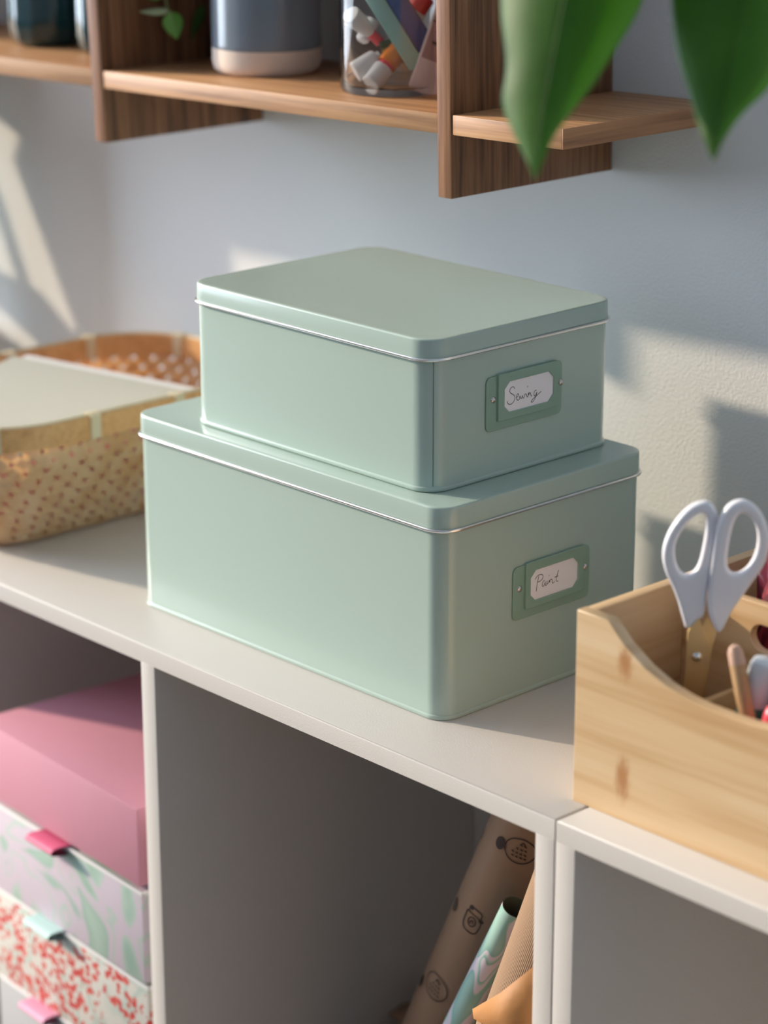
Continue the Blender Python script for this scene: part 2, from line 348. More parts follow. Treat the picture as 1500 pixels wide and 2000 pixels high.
# scissors: flat outlines in millimetres around the pivot, standing in the organizer
M['white_plastic'] = mat('white_plastic', (0.84, 0.84, 0.90), 0.32, coat=0.3)
M['gold'] = mat('gold_blade', (0.80, 0.60, 0.30), 0.42, 0.75)
sc_ = empty('scissors', (0.0372, 0.0655, 0.0862), 'white handled scissors with gold blades, standing upright in the bamboo organizer', 'scissors')
SP = Matrix(((0.683, 0, -0.730, 0), (0.730, 0, 0.683, 0), (0, 1, 0, 0), (0, 0, 0, 1)))
def spx(pts, k=1):
    out = []
    for x, y in pts: out.append(((x - 325) / 4.08 / 3730, (1350 - y) / 4.09 / (3730 * 0.951)))
    return smooth_poly(out, True, k) if k else out
handL = [(22, 560), (40, 430), (105, 295), (215, 165), (330, 118), (400, 135), (442, 200), (446, 300), (432, 500), (408, 700), (388, 900), (378, 1030), (330, 1062), (236, 1155), (205, 1060), (165, 920), (110, 790), (55, 690)]
holeL = [(345, 205), (270, 235), (185, 325), (130, 430), (120, 520), (140, 620), (180, 690), (240, 712), (300, 665), (330, 580), (352, 440), (372, 290)]
handR = [(455, 225), (525, 118), (640, 84), (755, 145), (835, 290), (862, 430), (828, 600), (755, 705), (645, 880), (575, 980), (508, 1145), (460, 1135), (392, 985), (390, 800), (418, 500), (436, 300)]
holeR = [(630, 178), (715, 235), (765, 360), (757, 500), (705, 620), (620, 682), (545, 655), (522, 560), (540, 400), (570, 240)]
plate2d('handle', [spx(handL, 2), spx(holeL, 2)[::-1]], 0.0012, 0.0022, M['white_plastic'], sc_, Matrix.Translation((0, 0, 0)) @ SP @ Matrix.Translation((0, 0, 0.0022)), 3)
plate2d('handle', [spx(handR, 2), spx(holeR, 2)[::-1]], 0.0012, 0.0022, M['white_plastic'], sc_, SP @ Matrix.Translation((0, 0, -0.0022)), 3)
bl1 = [(330, 1040), (430, 1275), (418, 1400), (392, 1560), (365, 1720), (330, 2000), (296, 2330), (270, 2330), (236, 2000), (228, 1700), (232, 1550), (240, 1400), (246, 1140)]
bl2 = [(405, 1040), (480, 1150), (452, 1290), (425, 1500), (350, 2000), (300, 2330), (285, 2330), (290, 1900), (280, 1500), (370, 1270), (360, 1120)]
M['gold'].node_tree.nodes['Principled BSDF'].inputs['Anisotropic'].default_value = 0.3
tag(plate2d('blade', [spx(bl1, 0)], 0.0005, 0.0002, M['gold'], sc_, SP @ Matrix.Translation((0, 0, -0.0012))), 'gold coloured blade')
tag(plate2d('blade', [spx(bl2, 0)], 0.0005, 0.0002, M['gold'], sc_, SP @ Matrix.Translation((0, 0, 0.0012))), 'gold coloured blade')
pv = lathe('pivot_screw', [(0.0026, 0), (0.0026, 0.0006), (0.0019, 0.0014), (0.0008, 0.0018), (0.0001, 0.0019)], M['wire'], sc_, 20)
pv.data.transform(SP @ Matrix.Translation((0, 0, -0.0019)) @ Matrix.Rotation(PI, 4, 'X'))

# pens and tubes in the organizer
def stick(name, a, b, segs, label, cat, group=None, parts=None):
    """A rod from a to b; segs: (fraction, radius) profile per named part."""
    a, b = Vector(a), Vector(b); L = (b - a).length
    o = empty(name, a, label, cat, group)
    q = (b - a).to_track_quat('Z', 'Y').to_matrix().to_4x4()
    for pn, prof, mt in segs:
        p = lathe(pn, [(r, t * L) for t, r in prof], mt, o, 28); p.data.transform(q)
    return o
M['teal'] = mat('teal_plastic', (0.045, 0.20, 0.17), 0.25, coat=0.4)
M['frost'] = mat('frosted_cap', (0.62, 0.68, 0.74), 0.25, coat=0.4)
M['red'] = mat('coral_red', (0.75, 0.07, 0.10), 0.35, coat=0.3)
M['beech'] = wood('beech_rod', (0.45, 0.27, 0.13), (0.55, 0.35, 0.18), (0.62, 0.42, 0.24), 'z', 0.4)
M['white'] = mat('white_plastic_matt', (0.78, 0.77, 0.76), 0.45)
M['pinktip'] = mat('pink_tip', (0.62, 0.40, 0.30), 0.45)
stick('marker_pen', (0.0670, 0.0520, 0.012), (0.0862, 0.0625, 0.0990),
      [('barrel', [(0, 0.004), (0.02, 0.0078), (0.72, 0.0078), (0.73, 0.0074)], M['teal']), ('cap', [(0.72, 0.0080), (0.95, 0.0080), (0.985, 0.0070), (1.0, 0.0045)], M['frost'])],
      'teal marker with a pale cap leaning behind the organizer divider', 'marker')
stick('paint_brush', (0.1080, 0.0440, 0.010), (0.0735, 0.0505, 0.1065),
      [('handle', [(0, 0.0025), (0.02, 0.0034), (0.8, 0.0042), (0.9, 0.0042)], M['beech']), ('tip', [(0.9, 0.0042), (0.96, 0.0040), (0.99, 0.0028), (1.0, 0.0010)], M['pinktip'])],
      'wooden brush handle with a rounded pinkish tip, leaning beside the scissors', 'brush')
stick('felt_pen', (0.0935, 0.0420, 0.008), (0.1060, 0.0470, 0.0835),
      [('barrel', [(0, 0.003), (0.02, 0.0062), (0.93, 0.0062), (0.97, 0.0055), (1, 0.003)], M['red'])],
      'coral red pen at the right edge of the organizer front row', 'pen')
stick('glue_stick', (0.0900, 0.0650, 0.010), (0.1025, 0.0650, 0.1000),
      [('barrel', [(0, 0.005), (0.02, 0.0072), (0.7, 0.0072)], M['frost']), ('cap', [(0.7, 0.0075), (0.95, 0.0075), (1, 0.006)], M['white'])],
      'white capped stick at the right edge of the organizer', 'glue stick')
# crimson patterned pouch behind the middle panel
M['crimson'] = mat('crimson_cloth', (0.30, 0.03, 0.06), 0.55)
v = coords(M['crimson']); n_ = noise(M['crimson'], v, 26, 1.0, 0.4, 3.5)
base(M['crimson'], ramp(M['crimson'], n_, [(0.0, (0.06, 0.008, 0.02)), (0.44, (0.14, 0.012, 0.03)), (0.50, (0.36, 0.03, 0.06)), (0.60, (0.42, 0.06, 0.09)), (0.635, (0.70, 0.50, 0.52)), (0.66, (0.62, 0.35, 0.38)), (0.70, (0.34, 0.03, 0.06))]))
bm = bmesh.new(); bmesh.ops.create_icosphere(bm, subdivisions=4, radius=1)
for v_ in bm.verts:
    p = v_.co.copy(); k = 1 + 0.10 * math.sin(7 * p.x + 3 * p.z) * math.cos(6 * p.y) + 0.05 * math.sin(17 * p.z + 5 * p.x)
    v_.co = Vector((p.x * 0.045 * k, p.y * 0.026 * k, p.z * 0.075 * k * (1 - 0.12 * p.x)))
    if v_.co.x < 0: v_.co.z -= 0.35 * (-v_.co.x)
pouch = from_bm('fabric_pouch', bm, M['crimson'])
pouch.location = (0.0560, 0.1500, 0.0830)
tag(pouch, 'crimson cloth pouch with white swirls in the back of the organizer', 'pouch')

# ================================================================== WOVEN BASKET
M['straw'] = mat('bamboo_strip', (0.56, 0.35, 0.15), 0.42)
v = coords(M['straw']); n_ = noise(M['straw'], v, 30, 2); base(M['straw'], ramp(M['straw'], n_, [(0.35, (0.72, 0.49, 0.25)), (0.6, (0.84, 0.66, 0.42)), (0.75, (0.80, 0.70, 0.52))]))
sm_ = M['straw']; tr = nn(sm_, 'ShaderNodeBsdfTranslucent'); tr.inputs[0].default_value = (0.85, 0.42, 0.12, 1); ad = nn(sm_, 'ShaderNodeMixShader'); ad.inputs[0].default_value = 0.28
lk(sm_, sm_.node_tree.nodes['Principled BSDF'].outputs[0], ad.inputs[1]); lk(sm_, tr.outputs[0], ad.inputs[2]); lk(sm_, ad.outputs[0], sm_.node_tree.nodes['Material Output'].inputs[0])
M['rimband'] = wood('rim_band', (0.60, 0.31, 0.12), (0.72, 0.40, 0.17), (0.80, 0.48, 0.22), 'x', 0.4)
M['tie'] = mat('pale_tie', (0.72, 0.62, 0.42), 0.5)
bk = empty('woven_basket', (-0.6205, 0.1430, 0), 'shallow woven bamboo basket with pale ties on its rim, left of the tins', 'basket')
HB = 0.0950
def bsec(z, off=0.0, N=160):
    t = max(0, min(1, z / HB)); e = math.sin(t * PI / 2) ** 0.8
    w = 0.1080 + (0.1800 - 0.1080) * e + 2 * off; d = 0.2150 + (0.2860 - 0.2150) * e + 2 * off; r = 0.030 + 0.038 * e + off
    pts = rrect(w, d, r, 24); P_ = [Vector(p) for p in pts] + [Vector(pts[0])]
    Ls = [0]
    for a, b in zip(P_[:-1], P_[1:]): Ls.append(Ls[-1] + (b - a).length)
    return P_, Ls
SEC = {}
def bpt(s, t, off=0.0):
    """s in 0..1 around, t in 0..1 up the side."""
    key = round(t * 60)
    if key not in SEC: SEC[key] = bsec(HB * key / 60)
    P_, Ls = SEC[key]; s = (s % 1.0) * Ls[-1]
    lo, hi = 0, len(Ls) - 1
    while hi - lo > 1:
        mid = (lo + hi) // 2
        if Ls[mid] <= s: lo = mid
        else: hi = mid
    f = (s - Ls[lo]) / max(1e-9, Ls[hi] - Ls[lo]); p = P_[lo].lerp(P_[hi], f)
    t_ = (P_[hi] - P_[lo]).normalized(); nrm = Vector((t_.y, -t_.x))
    return Vector((p.x + nrm.x * off, p.y + nrm.y * off, HB * t))
NS = 52; PER = 0.83; WD = 0.0128
for fam in (1, -1):
    for i in range(NS):
        s0 = i / NS; rows = []; K = 22
        for k in range(K + 1):
            t = 0.02 + 0.93 * k / K; s = s0 + fam * t * HB * 1.05 / PER
            ph = (2 * s0 * NS + fam * 2 * (s - s0) * NS) * PI / 2
            off = 0.0009 * fam * math.sin(k / K * PI * 2 * 6.2 + i * PI)
            hw = 0.0055 / PER
            a = bpt(s - hw / 1.0, t, off); b = bpt(s + hw / 1.0, t, off); rows.append((a, bpt(s, t, off + 0.0003), b))
        bm = bmesh.new(); R_ = [[bm.verts.new(p) for p in row] for row in rows]
        for r0, r1 in zip(R_[:-1], R_[1:]):
            for j in range(2): bm.faces.new((r0[j], r0[j + 1], r1[j + 1], r1[j]))
        me = bpy.data.meshes.new('weave_strip'); bm.to_mesh(me); bm.free(); link('weave_strip', me, M['straw'], bk, True)
def ringb(t, off): return [bpt(k / 96, t, off) for k in range(96)]
def shift(r_, dz): return [Vector((p.x, p.y, p.z + dz)) for p in r_]
loft('base_panel', [shift(ringb(0.0, -0.002), 0.0015), shift(ringb(0.0, 0.001), 0.0045), shift(ringb(0.0, -0.001), 0.006)], M['straw'], bk)
for nm, o0, o1 in (('rim_band', 0.0014, 0.0036), ('rim_band', -0.0036, -0.0014)):
    a = [shift(ringb(0.96, o0), -0.0125), shift(ringb(0.96, o1), -0.0125), shift(ringb(1.0, o1), 0.0), shift(ringb(1.0, o0), 0.0)]
    loft(nm, a + [a[0]], M['rimband'], bk, False, False, True, 30)
tube('rim_core', [bpt(k / 96, 1.0) + Vector((0, 0, -0.0004)) for k in range(96)], 0.0018, M['tie'], bk, 8, True)
for k in range(11):
    s = (k + 0.36) / 11; w = 0.0042 / PER
    prof = [(-0.0170, 0.0), (-0.0165, 0.0044), (0.0008, 0.0046), (0.0022, 0.0), (0.0008, -0.0046), (-0.0165, -0.0044)]
    rings = [[bpt(s + ds * w, 1.0, o_) + Vector((0, 0, dz)) for dz, o_ in prof] for ds in (-1, -0.5, 0, 0.5, 1)]
    loft('rim_tie', rings, M['tie'], bk)
M['pinkcloth'] = mat('pink_cloth', (0.92, 0.55, 0.64), 0.85)
bm = bmesh.new(); ring0 = []
rings = [[Vector((p.x * 0.96, p.y * 0.96, z)) for p in [bpt(k / 64, z / HB, -0.006) for k in range(64)]] for z in (0.008, 0.025, 0.045, 0.062)]
rings.append([Vector((p.x * 0.8, p.y * 0.85, 0.066)) for p in rings[-1]])
for i, r_ in enumerate(rings):
    for k, p in enumerate(r_): p.x *= 1 + 0.015 * math.sin(k * 0.9 + i); p.y = -0.0 + p.y * (1 + 0.01 * math.cos(k * 1.3)) ; p.y = min(p.y, 0.060)
cl = loft('folded_cloth', rings, M['pinkcloth']); cl.location = bk.location
tag(cl, 'dusty pink folded cloth seen through the gaps of the basket weave', 'cloth')
# paper pad lying across the basket
M['cream'] = mat('cream_paper', (0.54, 0.53, 0.45), 0.7)
M['bluepaper'] = mat('blue_paper', (0.34, 0.50, 0.68), 0.7)
M['whitepaper'] = mat('white_paper', (0.80, 0.79, 0.77), 0.7)
pad = empty('paper_pad', (-0.5440, 0.1935, 0.0860), 'cream paper pad with a curled edge lying across the basket', 'paper')
pd = Vector((-0.934, -0.357, 0)); pn = Vector((0.0, -1.0, 0))
def sheet(name, m_, z, back, th_, L=0.152, Wd=0.150, curl=0.009):
    nu, nv = 20, 14; top = []; bot = []
    for i in range(nu + 1):
        for j in range(nv + 1):
            u = L * i / nu; w_ = -back + (Wd + back) * j / nv
            c = math.exp(-((w_ + back) / 0.030)) * curl * (u / L)
            h = z + c - 0.10 * max(0, w_ - 0.02)
            p = pd * u + pn * w_ + Vector((0, 0, h)); top.append(p + Vector((0, 0, th_))); bot.append(p)
    faces = []; n = nv + 1; N = len(top)
    for i in range(nu):
        for j in range(nv):
            a, b, c_, d = i * n + j, (i + 1) * n + j, (i + 1) * n + j + 1, i * n + j + 1
            faces.append((a, b, c_, d)); faces.append((N + d, N + c_, N + b, N + a))
    edge = [i * n for i in range(nu + 1)] + [nu * n + j for j in range(1, nv + 1)] + [i * n + nv for i in range(nu - 1, -1, -1)] + [j for j in range(nv - 1, 0, -1)]
    for a, b in zip(edge, edge[1:] + edge[:1]): faces.append((b, a, N + a, N + b))
    me = bpy.data.meshes.new(name); me.from_pydata([tuple(p) for p in top + bot], [], faces)
    bm = bmesh.new(); bm.from_mesh(me); bmesh.ops.recalc_face_normals(bm, faces=bm.faces); bm.to_mesh(me); bm.free()
    return link(name, me, m_, pad, True, 50)
tag(sheet('sheet', M['bluepaper'], 0.0, 0.0170, 0.0012), 'pale blue sheet')
tag(sheet('sheet', M['whitepaper'], 0.0016, 0.0130, 0.0020), 'white sheet')
tag(sheet('cover', M['cream'], 0.0038, 0.0010, 0.0010), 'cream cover')

# ================================================================== BOXES IN THE LEFT COMPARTMENT
M['pink'] = mat('pink_card', (0.58, 0.26, 0.335), 0.6, bump=(600, 0.2, 0.0003))
M['marble'] = mat('marble_print', (0.7, 0.6, 0.66), 0.6)
v = coords(M['marble'], (1.0, 1.0, 0.9)); n_ = noise(M['marble'], v, 13.0, 1.0, 0.4, 1.6)
G1, G2, PK = (0.32, 0.46, 0.385), (0.42, 0.545, 0.47), (0.575, 0.50, 0.57)
base(M['marble'], ramp(M['marble'], n_, [(0.0, G2), (0.36, G1), (0.405, G2), (0.43, PK), (0.52, PK), (0.535, G2), (0.555, PK), (0.60, PK), (0.615, G1), (0.70, G2)]))
M['floral'] = mat('floral_print', (0.7, 0.66, 0.6), 0.6)
fm = M['floral']; v = coords(fm)
vo = nn(fm, 'ShaderNodeTexVoronoi'); vo.inputs['Scale'].default_value = 185; lk(fm, v, vo.inputs['Vector'])
big = noise(fm, v, 22, 1.5, 0.5); thr = nn(fm, 'ShaderNodeMapRange'); lk(fm, big, thr.inputs[0])
for k_, x in enumerate((0.38, 0.48, 0.12, 0.52)): thr.inputs[k_ + 1].default_value = x
lt = nn(fm, 'ShaderNodeMath'); lt.operation = 'LESS_THAN'; lk(fm, vo.outputs['Distance'], lt.inputs[0]); lk(fm, thr.outputs[0], lt.inputs[1])
gcol = ramp(fm, noise(fm, v, 34, 1.0), [(0.40, (0.60, 0.58, 0.53)), (0.50, (0.60, 0.58, 0.53)), (0.58, (0.42, 0.52, 0.46)), (0.64, (0.62, 0.59, 0.54))])
rcol = ramp(fm, vo.outputs['Color'], [(0.3, (0.52, 0.05, 0.045)), (0.7, (0.60, 0.11, 0.09))])
mx = nn(fm, 'ShaderNodeMix'); mx.data_type = 'RGBA'; lk(fm, lt.outputs[0], mx.inputs[0]); lk(fm, gcol, mx.inputs[6]); lk(fm, rcol, mx.inputs[7]); base(fm, mx.outputs[2])
M['edgewhite'] = mat('white_board_edge', (0.78, 0.77, 0.76), 0.6)
M['insidebox'] = mat('grey_card', (0.42, 0.42, 0.43), 0.7)
M['ribbon_pink'] = mat('pink_ribbon', (0.66, 0.11, 0.22), 0.55)
M['ribbon_mint'] = mat('mint_ribbon', (0.50, 0.70, 0.66), 0.55)
M['ribbon_rose'] = mat('rose_ribbon', (0.76, 0.34, 0.48), 0.55)
RZ = math.radians(-3.6)
def card_box(name, z0, z1, m_, label, cat, dx=0.0, w=0.1975, d=0.240, lid=None, tab=None, tabx=0.0, edge=True):
    ex, ey = Vector((math.cos(RZ), math.sin(RZ), 0)), Vector((-math.sin(RZ), math.cos(RZ), 0))
    c = Vector((-0.3701, 0.0027, 0)) + ex * dx
    o = empty(name, (c.x, c.y, z0), label, cat, 'boxes stacked in the left compartment', rz=RZ)
    h = z1 - z0
    box('body', -w, 0, 0.0, d, 0, h - (0.0016 if edge else 0.0), m_, o, 0.0009)
    if edge:   # white board edge around the mouth and a recessed inner card
        box('rim', -w - 0.0004, 0.0004, -0.0004, 0.0016, h - 0.0022, h, M['edgewhite'], o, 0.0003)
        box('rim', -w - 0.0004, -w + 0.0012, 0, d, h - 0.0022, h, M['edgewhite'], o, 0.0003)
        box('rim', -0.0012, 0.0004, 0, d, h - 0.0022, h, M['edgewhite'], o, 0.0003)
    if tab:
        pr = [(0.010, h - 0.0009), (0.0, h + 0.0003), (-0.009, h + 0.0010), (-0.0135, h - 0.0005), (-0.0125, h - 0.0035), (-0.004, h - 0.0050), (0.0, h - 0.0060)]
        rings = []
        for x in (tabx - 0.0165, tabx + 0.0165):
            q = smooth_poly([Vector((0, y, z)) for y, z in pr], False, 2); q = [Vector(p) for p in q]
            rings.append([Vector((x, p.y, p.z)) for p in q] + [Vector((x, p.y + 0.0004, p.z + 0.0009)) for p in q[::-1]])
        loft('pull_tab', rings, tab, o)
    return o
card_box('lidded_box', -0.1755, -0.1200, M['pink'], 'plain pink lidded box on top of the stack in the left compartment', 'box', edge=False)
card_box('patterned_box', -0.2460, -0.1790, M['marble'], 'lilac and green marbled box with a pink ribbon tab under the pink box', 'box', dx=0.0026, tab=M['ribbon_pink'], tabx=-0.1065)
card_box('patterned_box', -0.3170, -0.2470, M['floral'], 'red berry patterned box with a mint ribbon tab, third in the stack', 'box', dx=0.0055, tab=M['ribbon_mint'], tabx=-0.1190)
card_box('patterned_box', -0.3900, -0.3180, M['insidebox'], 'grey box with a rose ribbon tab at the bottom of the picture', 'box', dx=0.0070, tab=M['ribbon_rose'], tabx=-0.1330)
card_box('patterned_box', -0.4877, -0.3910, M['insidebox'], 'grey box below the rose ribbon one, lowest in the left compartment', 'box', dx=0.0070, edge=False)

# ================================================================== ROLLS OF PAPER
M['kraft'] = mat('kraft_paper', (0.33, 0.20, 0.125), 0.45, bump=(26, 0.6, 0.004, (1, 1, 0.35), 2.0))
M['kraft_rib'] = mat('ribbed_kraft', (0.43, 0.26, 0.14), 0.75)
km = M['kraft_rib']; v = coords(km); wv = nn(km, 'ShaderNodeTexWave'); wv.inputs['Scale'].default_value = 260; wv.bands_direction = 'X'; lk(km, v, wv.inputs['Vector'])
base(km, ramp(km, wv.outputs[0], [(0.2, (0.27, 0.165, 0.095)), (0.8, (0.36, 0.23, 0.14))]))
bp = nn(km, 'ShaderNodeBump'); bp.inputs['Strength'].default_value = 0.5; bp.inputs['Distance'].default_value = 0.0004; lk(km, wv.outputs[0], bp.inputs['Height']); lk(km, bp.outputs[0], km.node_tree.nodes['Principled BSDF'].inputs['Normal'])
M['kraft_in'] = mat('green_grey_inside', (0.17, 0.17, 0.12), 0.8)
M['orangekraft'] = mat('orange_kraft', (0.44, 0.20, 0.065), 0.65, bump=(30, 0.5, 0.004))
M['stamp'] = mat('brown_print', (0.045, 0.028, 0.022), 0.6)
M['rollmarble'] = mat('roll_marble', (0.6, 0.6, 0.6), 0.5)
rm = M['rollmarble']; v = coords(rm, (1, 1, 0.5)); n_ = noise(rm, v, 22, 0.6, 0.4, 3.0)
base(rm, ramp(rm, n_, [(0.0, (0.72, 0.66, 0.74)), (0.40, (0.72, 0.66, 0.74)), (0.425, (0.24, 0.48, 0.42)), (0.47, (0.42, 0.62, 0.56)), (0.50, (0.70, 0.64, 0.72)), (0.56, (0.70, 0.64, 0.72)), (0.575, (0.26, 0.50, 0.44)), (0.68, (0.36, 0.58, 0.52))]))
def roll(name, a, b, rad, m_, inner, label, cat, turns=2.0, bend=0.0):
    a, b = Vector(a), Vector(b); L = (b - a).length
    o = empty(name, a, label, cat); o.rotation_euler = (b - a).to_track_quat('Z', 'X').to_euler()
    n = 40; rings = []
    for z in [L * k / 16 for k in range(17)]:
        e = 1 + 0.012 * math.sin(z * 31) ; bx = bend * math.sin(PI * z / L)
        rings.append([Vector((bx + rad * e * math.cos(2 * PI * k / n), rad / e * math.sin(2 * PI * k / n), z)) for k in range(n)])
    body = loft('outer_wrap', rings, m_, o, True, False, True, 60)
    ri = rad - 0.0007
    inr = [[Vector((p.x * ri / rad, p.y * ri / rad, p.z)) for p in rings[k]] for k in (-1, -4)]
    lipo = loft('open_end', [rings[-1]] + inr, inner, o, False, True, True, 60)
    return o, L
k1, L1 = roll('kraft_roll', (-0.3020, 0.1240, -0.4650), (-0.1125, 0.1240, -0.0385), 0.0245, M['kraft'], M['kraft_in'], 'thick brown kraft roll printed with dark stamps, leaning in the middle compartment', 'paper roll', bend=0.0)
def circ(cx, cy, rx, ry, n=20): return [(cx + rx * math.cos(2 * PI * k / n), cy + ry * math.sin(2 * PI * k / n)) for k in range(n + 1)]
def on_roll(o, rad, radial, s0, rot=0.0):
    """Wrap a flat drawing round the roll o: radial is the world direction its middle faces, s0 the height along the roll."""
    rl = o.rotation_euler.to_matrix().inverted() @ Vector(radial); th0 = math.atan2(rl.y, rl.x)
    c, s = math.cos(rot), math.sin(rot)
    def put(u, v):
        U, V = u * c - v * s, u * s + v * c
        a = th0 + U / rad; return Vector(((rad + 0.0006) * math.cos(a), (rad + 0.0006) * math.sin(a), s0 + V))
    return put
def emblem(r):
    st = [circ(0, 0, r, r * 0.95)]
    for yy, hw in ((0.45, 0.14), (0.12, 0.30), (-0.2, 0.5), (-0.5, 0.42)):
        x = -hw
        while x < hw: st.append([(x * r, yy * r), (x * r + 0.0009, yy * r + 0.0009), (x * r + 0.0014, yy * r - 0.0004)]); x += 0.26
    st.append([(-0.15 * r, 0.5 * r), (0.02 * r, 0.72 * r), (0.18 * r, 0.5 * r)])
    return st
def blob(cx, cy, rx, ry): return [circ(cx, cy, rx * f, ry * f, 14) for f in (1.0, 0.78, 0.5, 0.25)]
def jar_draw():
    w, h = 0.0060, 0.0095
    return [[(-w, h * .5), (-w, -h * .6), (-w * .6, -h), (w * .6, -h), (w, -h * .6), (w, h * .5), (-w, h * .5)], [(-w * .8, h * .5), (-w * .8, h), (w * .8, h), (w * .8, h * .5)],
            circ(0, -0.001, 0.0028, 0.0036, 14), [(-0.0012, -0.003), (0, 0.001), (0.0013, -0.002)]] + blob(-w * .6, h * 0.9, 0.0014, 0.0012) + blob(w * 0.9, h * 0.35, 0.0014, 0.0012)
def stamp(strokes, w, radial, s0, rot=0.0): ribbons('stamp_print', strokes, w, M['stamp'], k1, on_roll(k1, 0.0245, radial, s0, rot))
stamp(emblem(0.0100), 0.0008, (0.5, -0.84, -0.22), 0.4099)
stamp(blob(0, 0, 0.0026, 0.0042), 0.0014, (0.03, -1.0, -0.01), 0.4072)
stamp(jar_draw(), 0.0008, (0.155, -0.985, -0.069), 0.3417)
stamp(blob(0, 0, 0.0022, 0.0036)[:3:2] + [circ(0, 0, 0.0036, 0.0044)], 0.0008, (-0.52, -0.82, 0.23), 0.3368)
stamp(emblem(0.0100), 0.0008, (-0.05, -0.998, 0.02), 0.2750)
stamp(blob(0, 0, 0.0026, 0.0042), 0.0014, (-0.60, -0.76, 0.26), 0.2632)
stamp([[(-0.004, 0.003), (-0.004, -0.003), (-0.0015, 0.0), (-0.004, 0.003)], [(0.0, 0.003), (0.0, -0.003), (0.003, -0.003), (0.003, 0.003), (0.0, 0.003)]], 0.0009, (-0.72, -0.64, 0.30), 0.3938)

roll('paper_roll', (-0.2790, 0.090, -0.4660), (-0.1135, 0.0905, -0.1250), 0.0088, M['rollmarble'], M['kraft_in'], 'thin lilac and green marbled paper roll with an open end', 'paper roll')
roll('ribbed_roll', (-0.1800, 0.060, -0.4660), (-0.0330, 0.060, -0.0700), 0.0285, M['kraft_rib'], M['kraft_in'], 'finely ribbed light brown roll against the right side of the middle compartment', 'paper roll')
# folded orange-brown sheet in front of the ribbed roll
def crumple(name, pts, thick, m_, label, cat):
    """Folded sheet: a fan of facets through pts (rows of 3D points), given thickness."""
    bm = bmesh.new(); R_ = [[bm.verts.new(p) for p in row] for row in pts]
    for r0, r1 in zip(R_[:-1], R_[1:]):
        for j in range(len(r0) - 1): bm.faces.new((r0[j], r0[j + 1], r1[j + 1], r1[j]))
    o = from_bm(name, bm, m_, None, True, 30)
    sm = o.modifiers.new('thickness', 'SOLIDIFY'); sm.thickness = thick
    return tag(o, label, cat)
crumple('folded_paper', [[(-0.0180, 0.0130, -0.0930), (-0.0500, 0.0120, -0.1270), (-0.0790, 0.0190, -0.1520)],
                         [(-0.0180, 0.0150, -0.1200), (-0.0470, 0.0080, -0.1420), (-0.0760, 0.0170, -0.1560)],
                         [(-0.0180, 0.0200, -0.1620), (-0.0400, 0.0140, -0.1660), (-0.0640, 0.0200, -0.1600)]], 0.0008, M['orangekraft'],
        'orange brown sheet with a pointed fold at the lower right of the middle compartment', 'paper')
crumple('folded_paper', [[(-0.0180, 0.0180, -0.1600), (-0.0500, 0.0160, -0.1650), (-0.0740, 0.0190, -0.1560)],
                         [(-0.0180, 0.0200, -0.2200), (-0.0600, 0.0150, -0.2300), (-0.1000, 0.0210, -0.2300)],
                         [(-0.0180, 0.0250, -0.4860), (-0.0700, 0.0200, -0.4860), (-0.1300, 0.0260, -0.4860)]], 0.0008, M['kraft_rib'],
        'pale torn kraft sheet below the orange fold at the bottom of the picture', 'paper')
crumple('kraft_offcut', [[(-0.3310, 0.1900, -0.3260), (-0.3390, 0.2100, -0.3290), (-0.3410, 0.2500, -0.3400)],
                         [(-0.3060, 0.1850, -0.3250), (-0.3080, 0.2100, -0.3210), (-0.3060, 0.2500, -0.3300)],
                         [(-0.2860, 0.1900, -0.4860), (-0.2840, 0.2150, -0.4860), (-0.2820, 0.2500, -0.4860)]], 0.001, M['kraft'],
        'dark brown paper in the shade at the foot of the middle compartment', 'paper')

# ================================================================== THINGS ON THE WALL SHELF
def shelf_z(x): return 0.2772 + 0.0503 + (x + 0.2510) * math.tan(TH)
# grey blue stoneware crock
M['glaze'] = mat('grey_blue_glaze', (0.20, 0.245, 0.30), 0.22, coat=0.5, coat_rough=0.08)
M['bisque'] = mat('bare_clay', (0.78, 0.68, 0.60), 0.75, bump=(300, 0.25, 0.0004))
vz = shelf_z(-0.4922)
vs = empty('stoneware_vase', (-0.4922, 0.2273, vz), 'grey blue glazed cylinder vase with a bare clay foot on the wall shelf', 'vase')
lathe('foot', [(0.0300, 0.0002), (0.0330, 0.0006), (0.0355, 0.0024), (0.0368, 0.0052), (0.0373, 0.0090), (0.0374, 0.0175)], M['bisque'], vs, 64)
lathe('glazed_body', [(0.0374, 0.0175), (0.0376, 0.0180), (0.0376, 0.020), (0.0376, 0.100), (0.0368, 0.108), (0.0340, 0.112), (0.0330, 0.111), (0.0325, 0.05), (0.030, 0.025)], M['glaze'], vs, 64, cap0=False)
# jar of bits and pieces
M['glass'] = mat('clear_glass', (1, 1, 1), 0.0, trans=1.0, ior=1.45)
jx, jy = -0.3500, 0.2125; jz = shelf_z(jx)
jar = empty('glass_jar', (jx, jy, jz), 'clear glass jar full of craft bits on the wall shelf, beside the upright', 'jar')
lathe('jar_glass', [(0.0300, 0.0002), (0.0330, 0.0008), (0.0344, 0.0035), (0.0346, 0.008), (0.0346, 0.110), (0.0335, 0.111), (0.0326, 0.110), (0.0326, 0.0090), (0.0315, 0.0062), (0.0280, 0.0050), (0.0010, 0.0048)], M['glass'], jar, 64)
M['mintfoil'] = mat('mint_tube', (0.34, 0.60, 0.53), 0.35, coat=0.2)
M['navy'] = mat('navy_band', (0.04, 0.07, 0.24), 0.35, coat=0.3)
M['orange'] = mat('orange_plastic', (0.80, 0.24, 0.03), 0.4)
M['ochre'] = mat('ochre_paper', (0.45, 0.30, 0.08), 0.6)
M['olive'] = mat('olive_paper', (0.06, 0.11, 0.04), 0.6)
M['blush'] = mat('blush_paper', (0.86, 0.72, 0.70), 0.65)
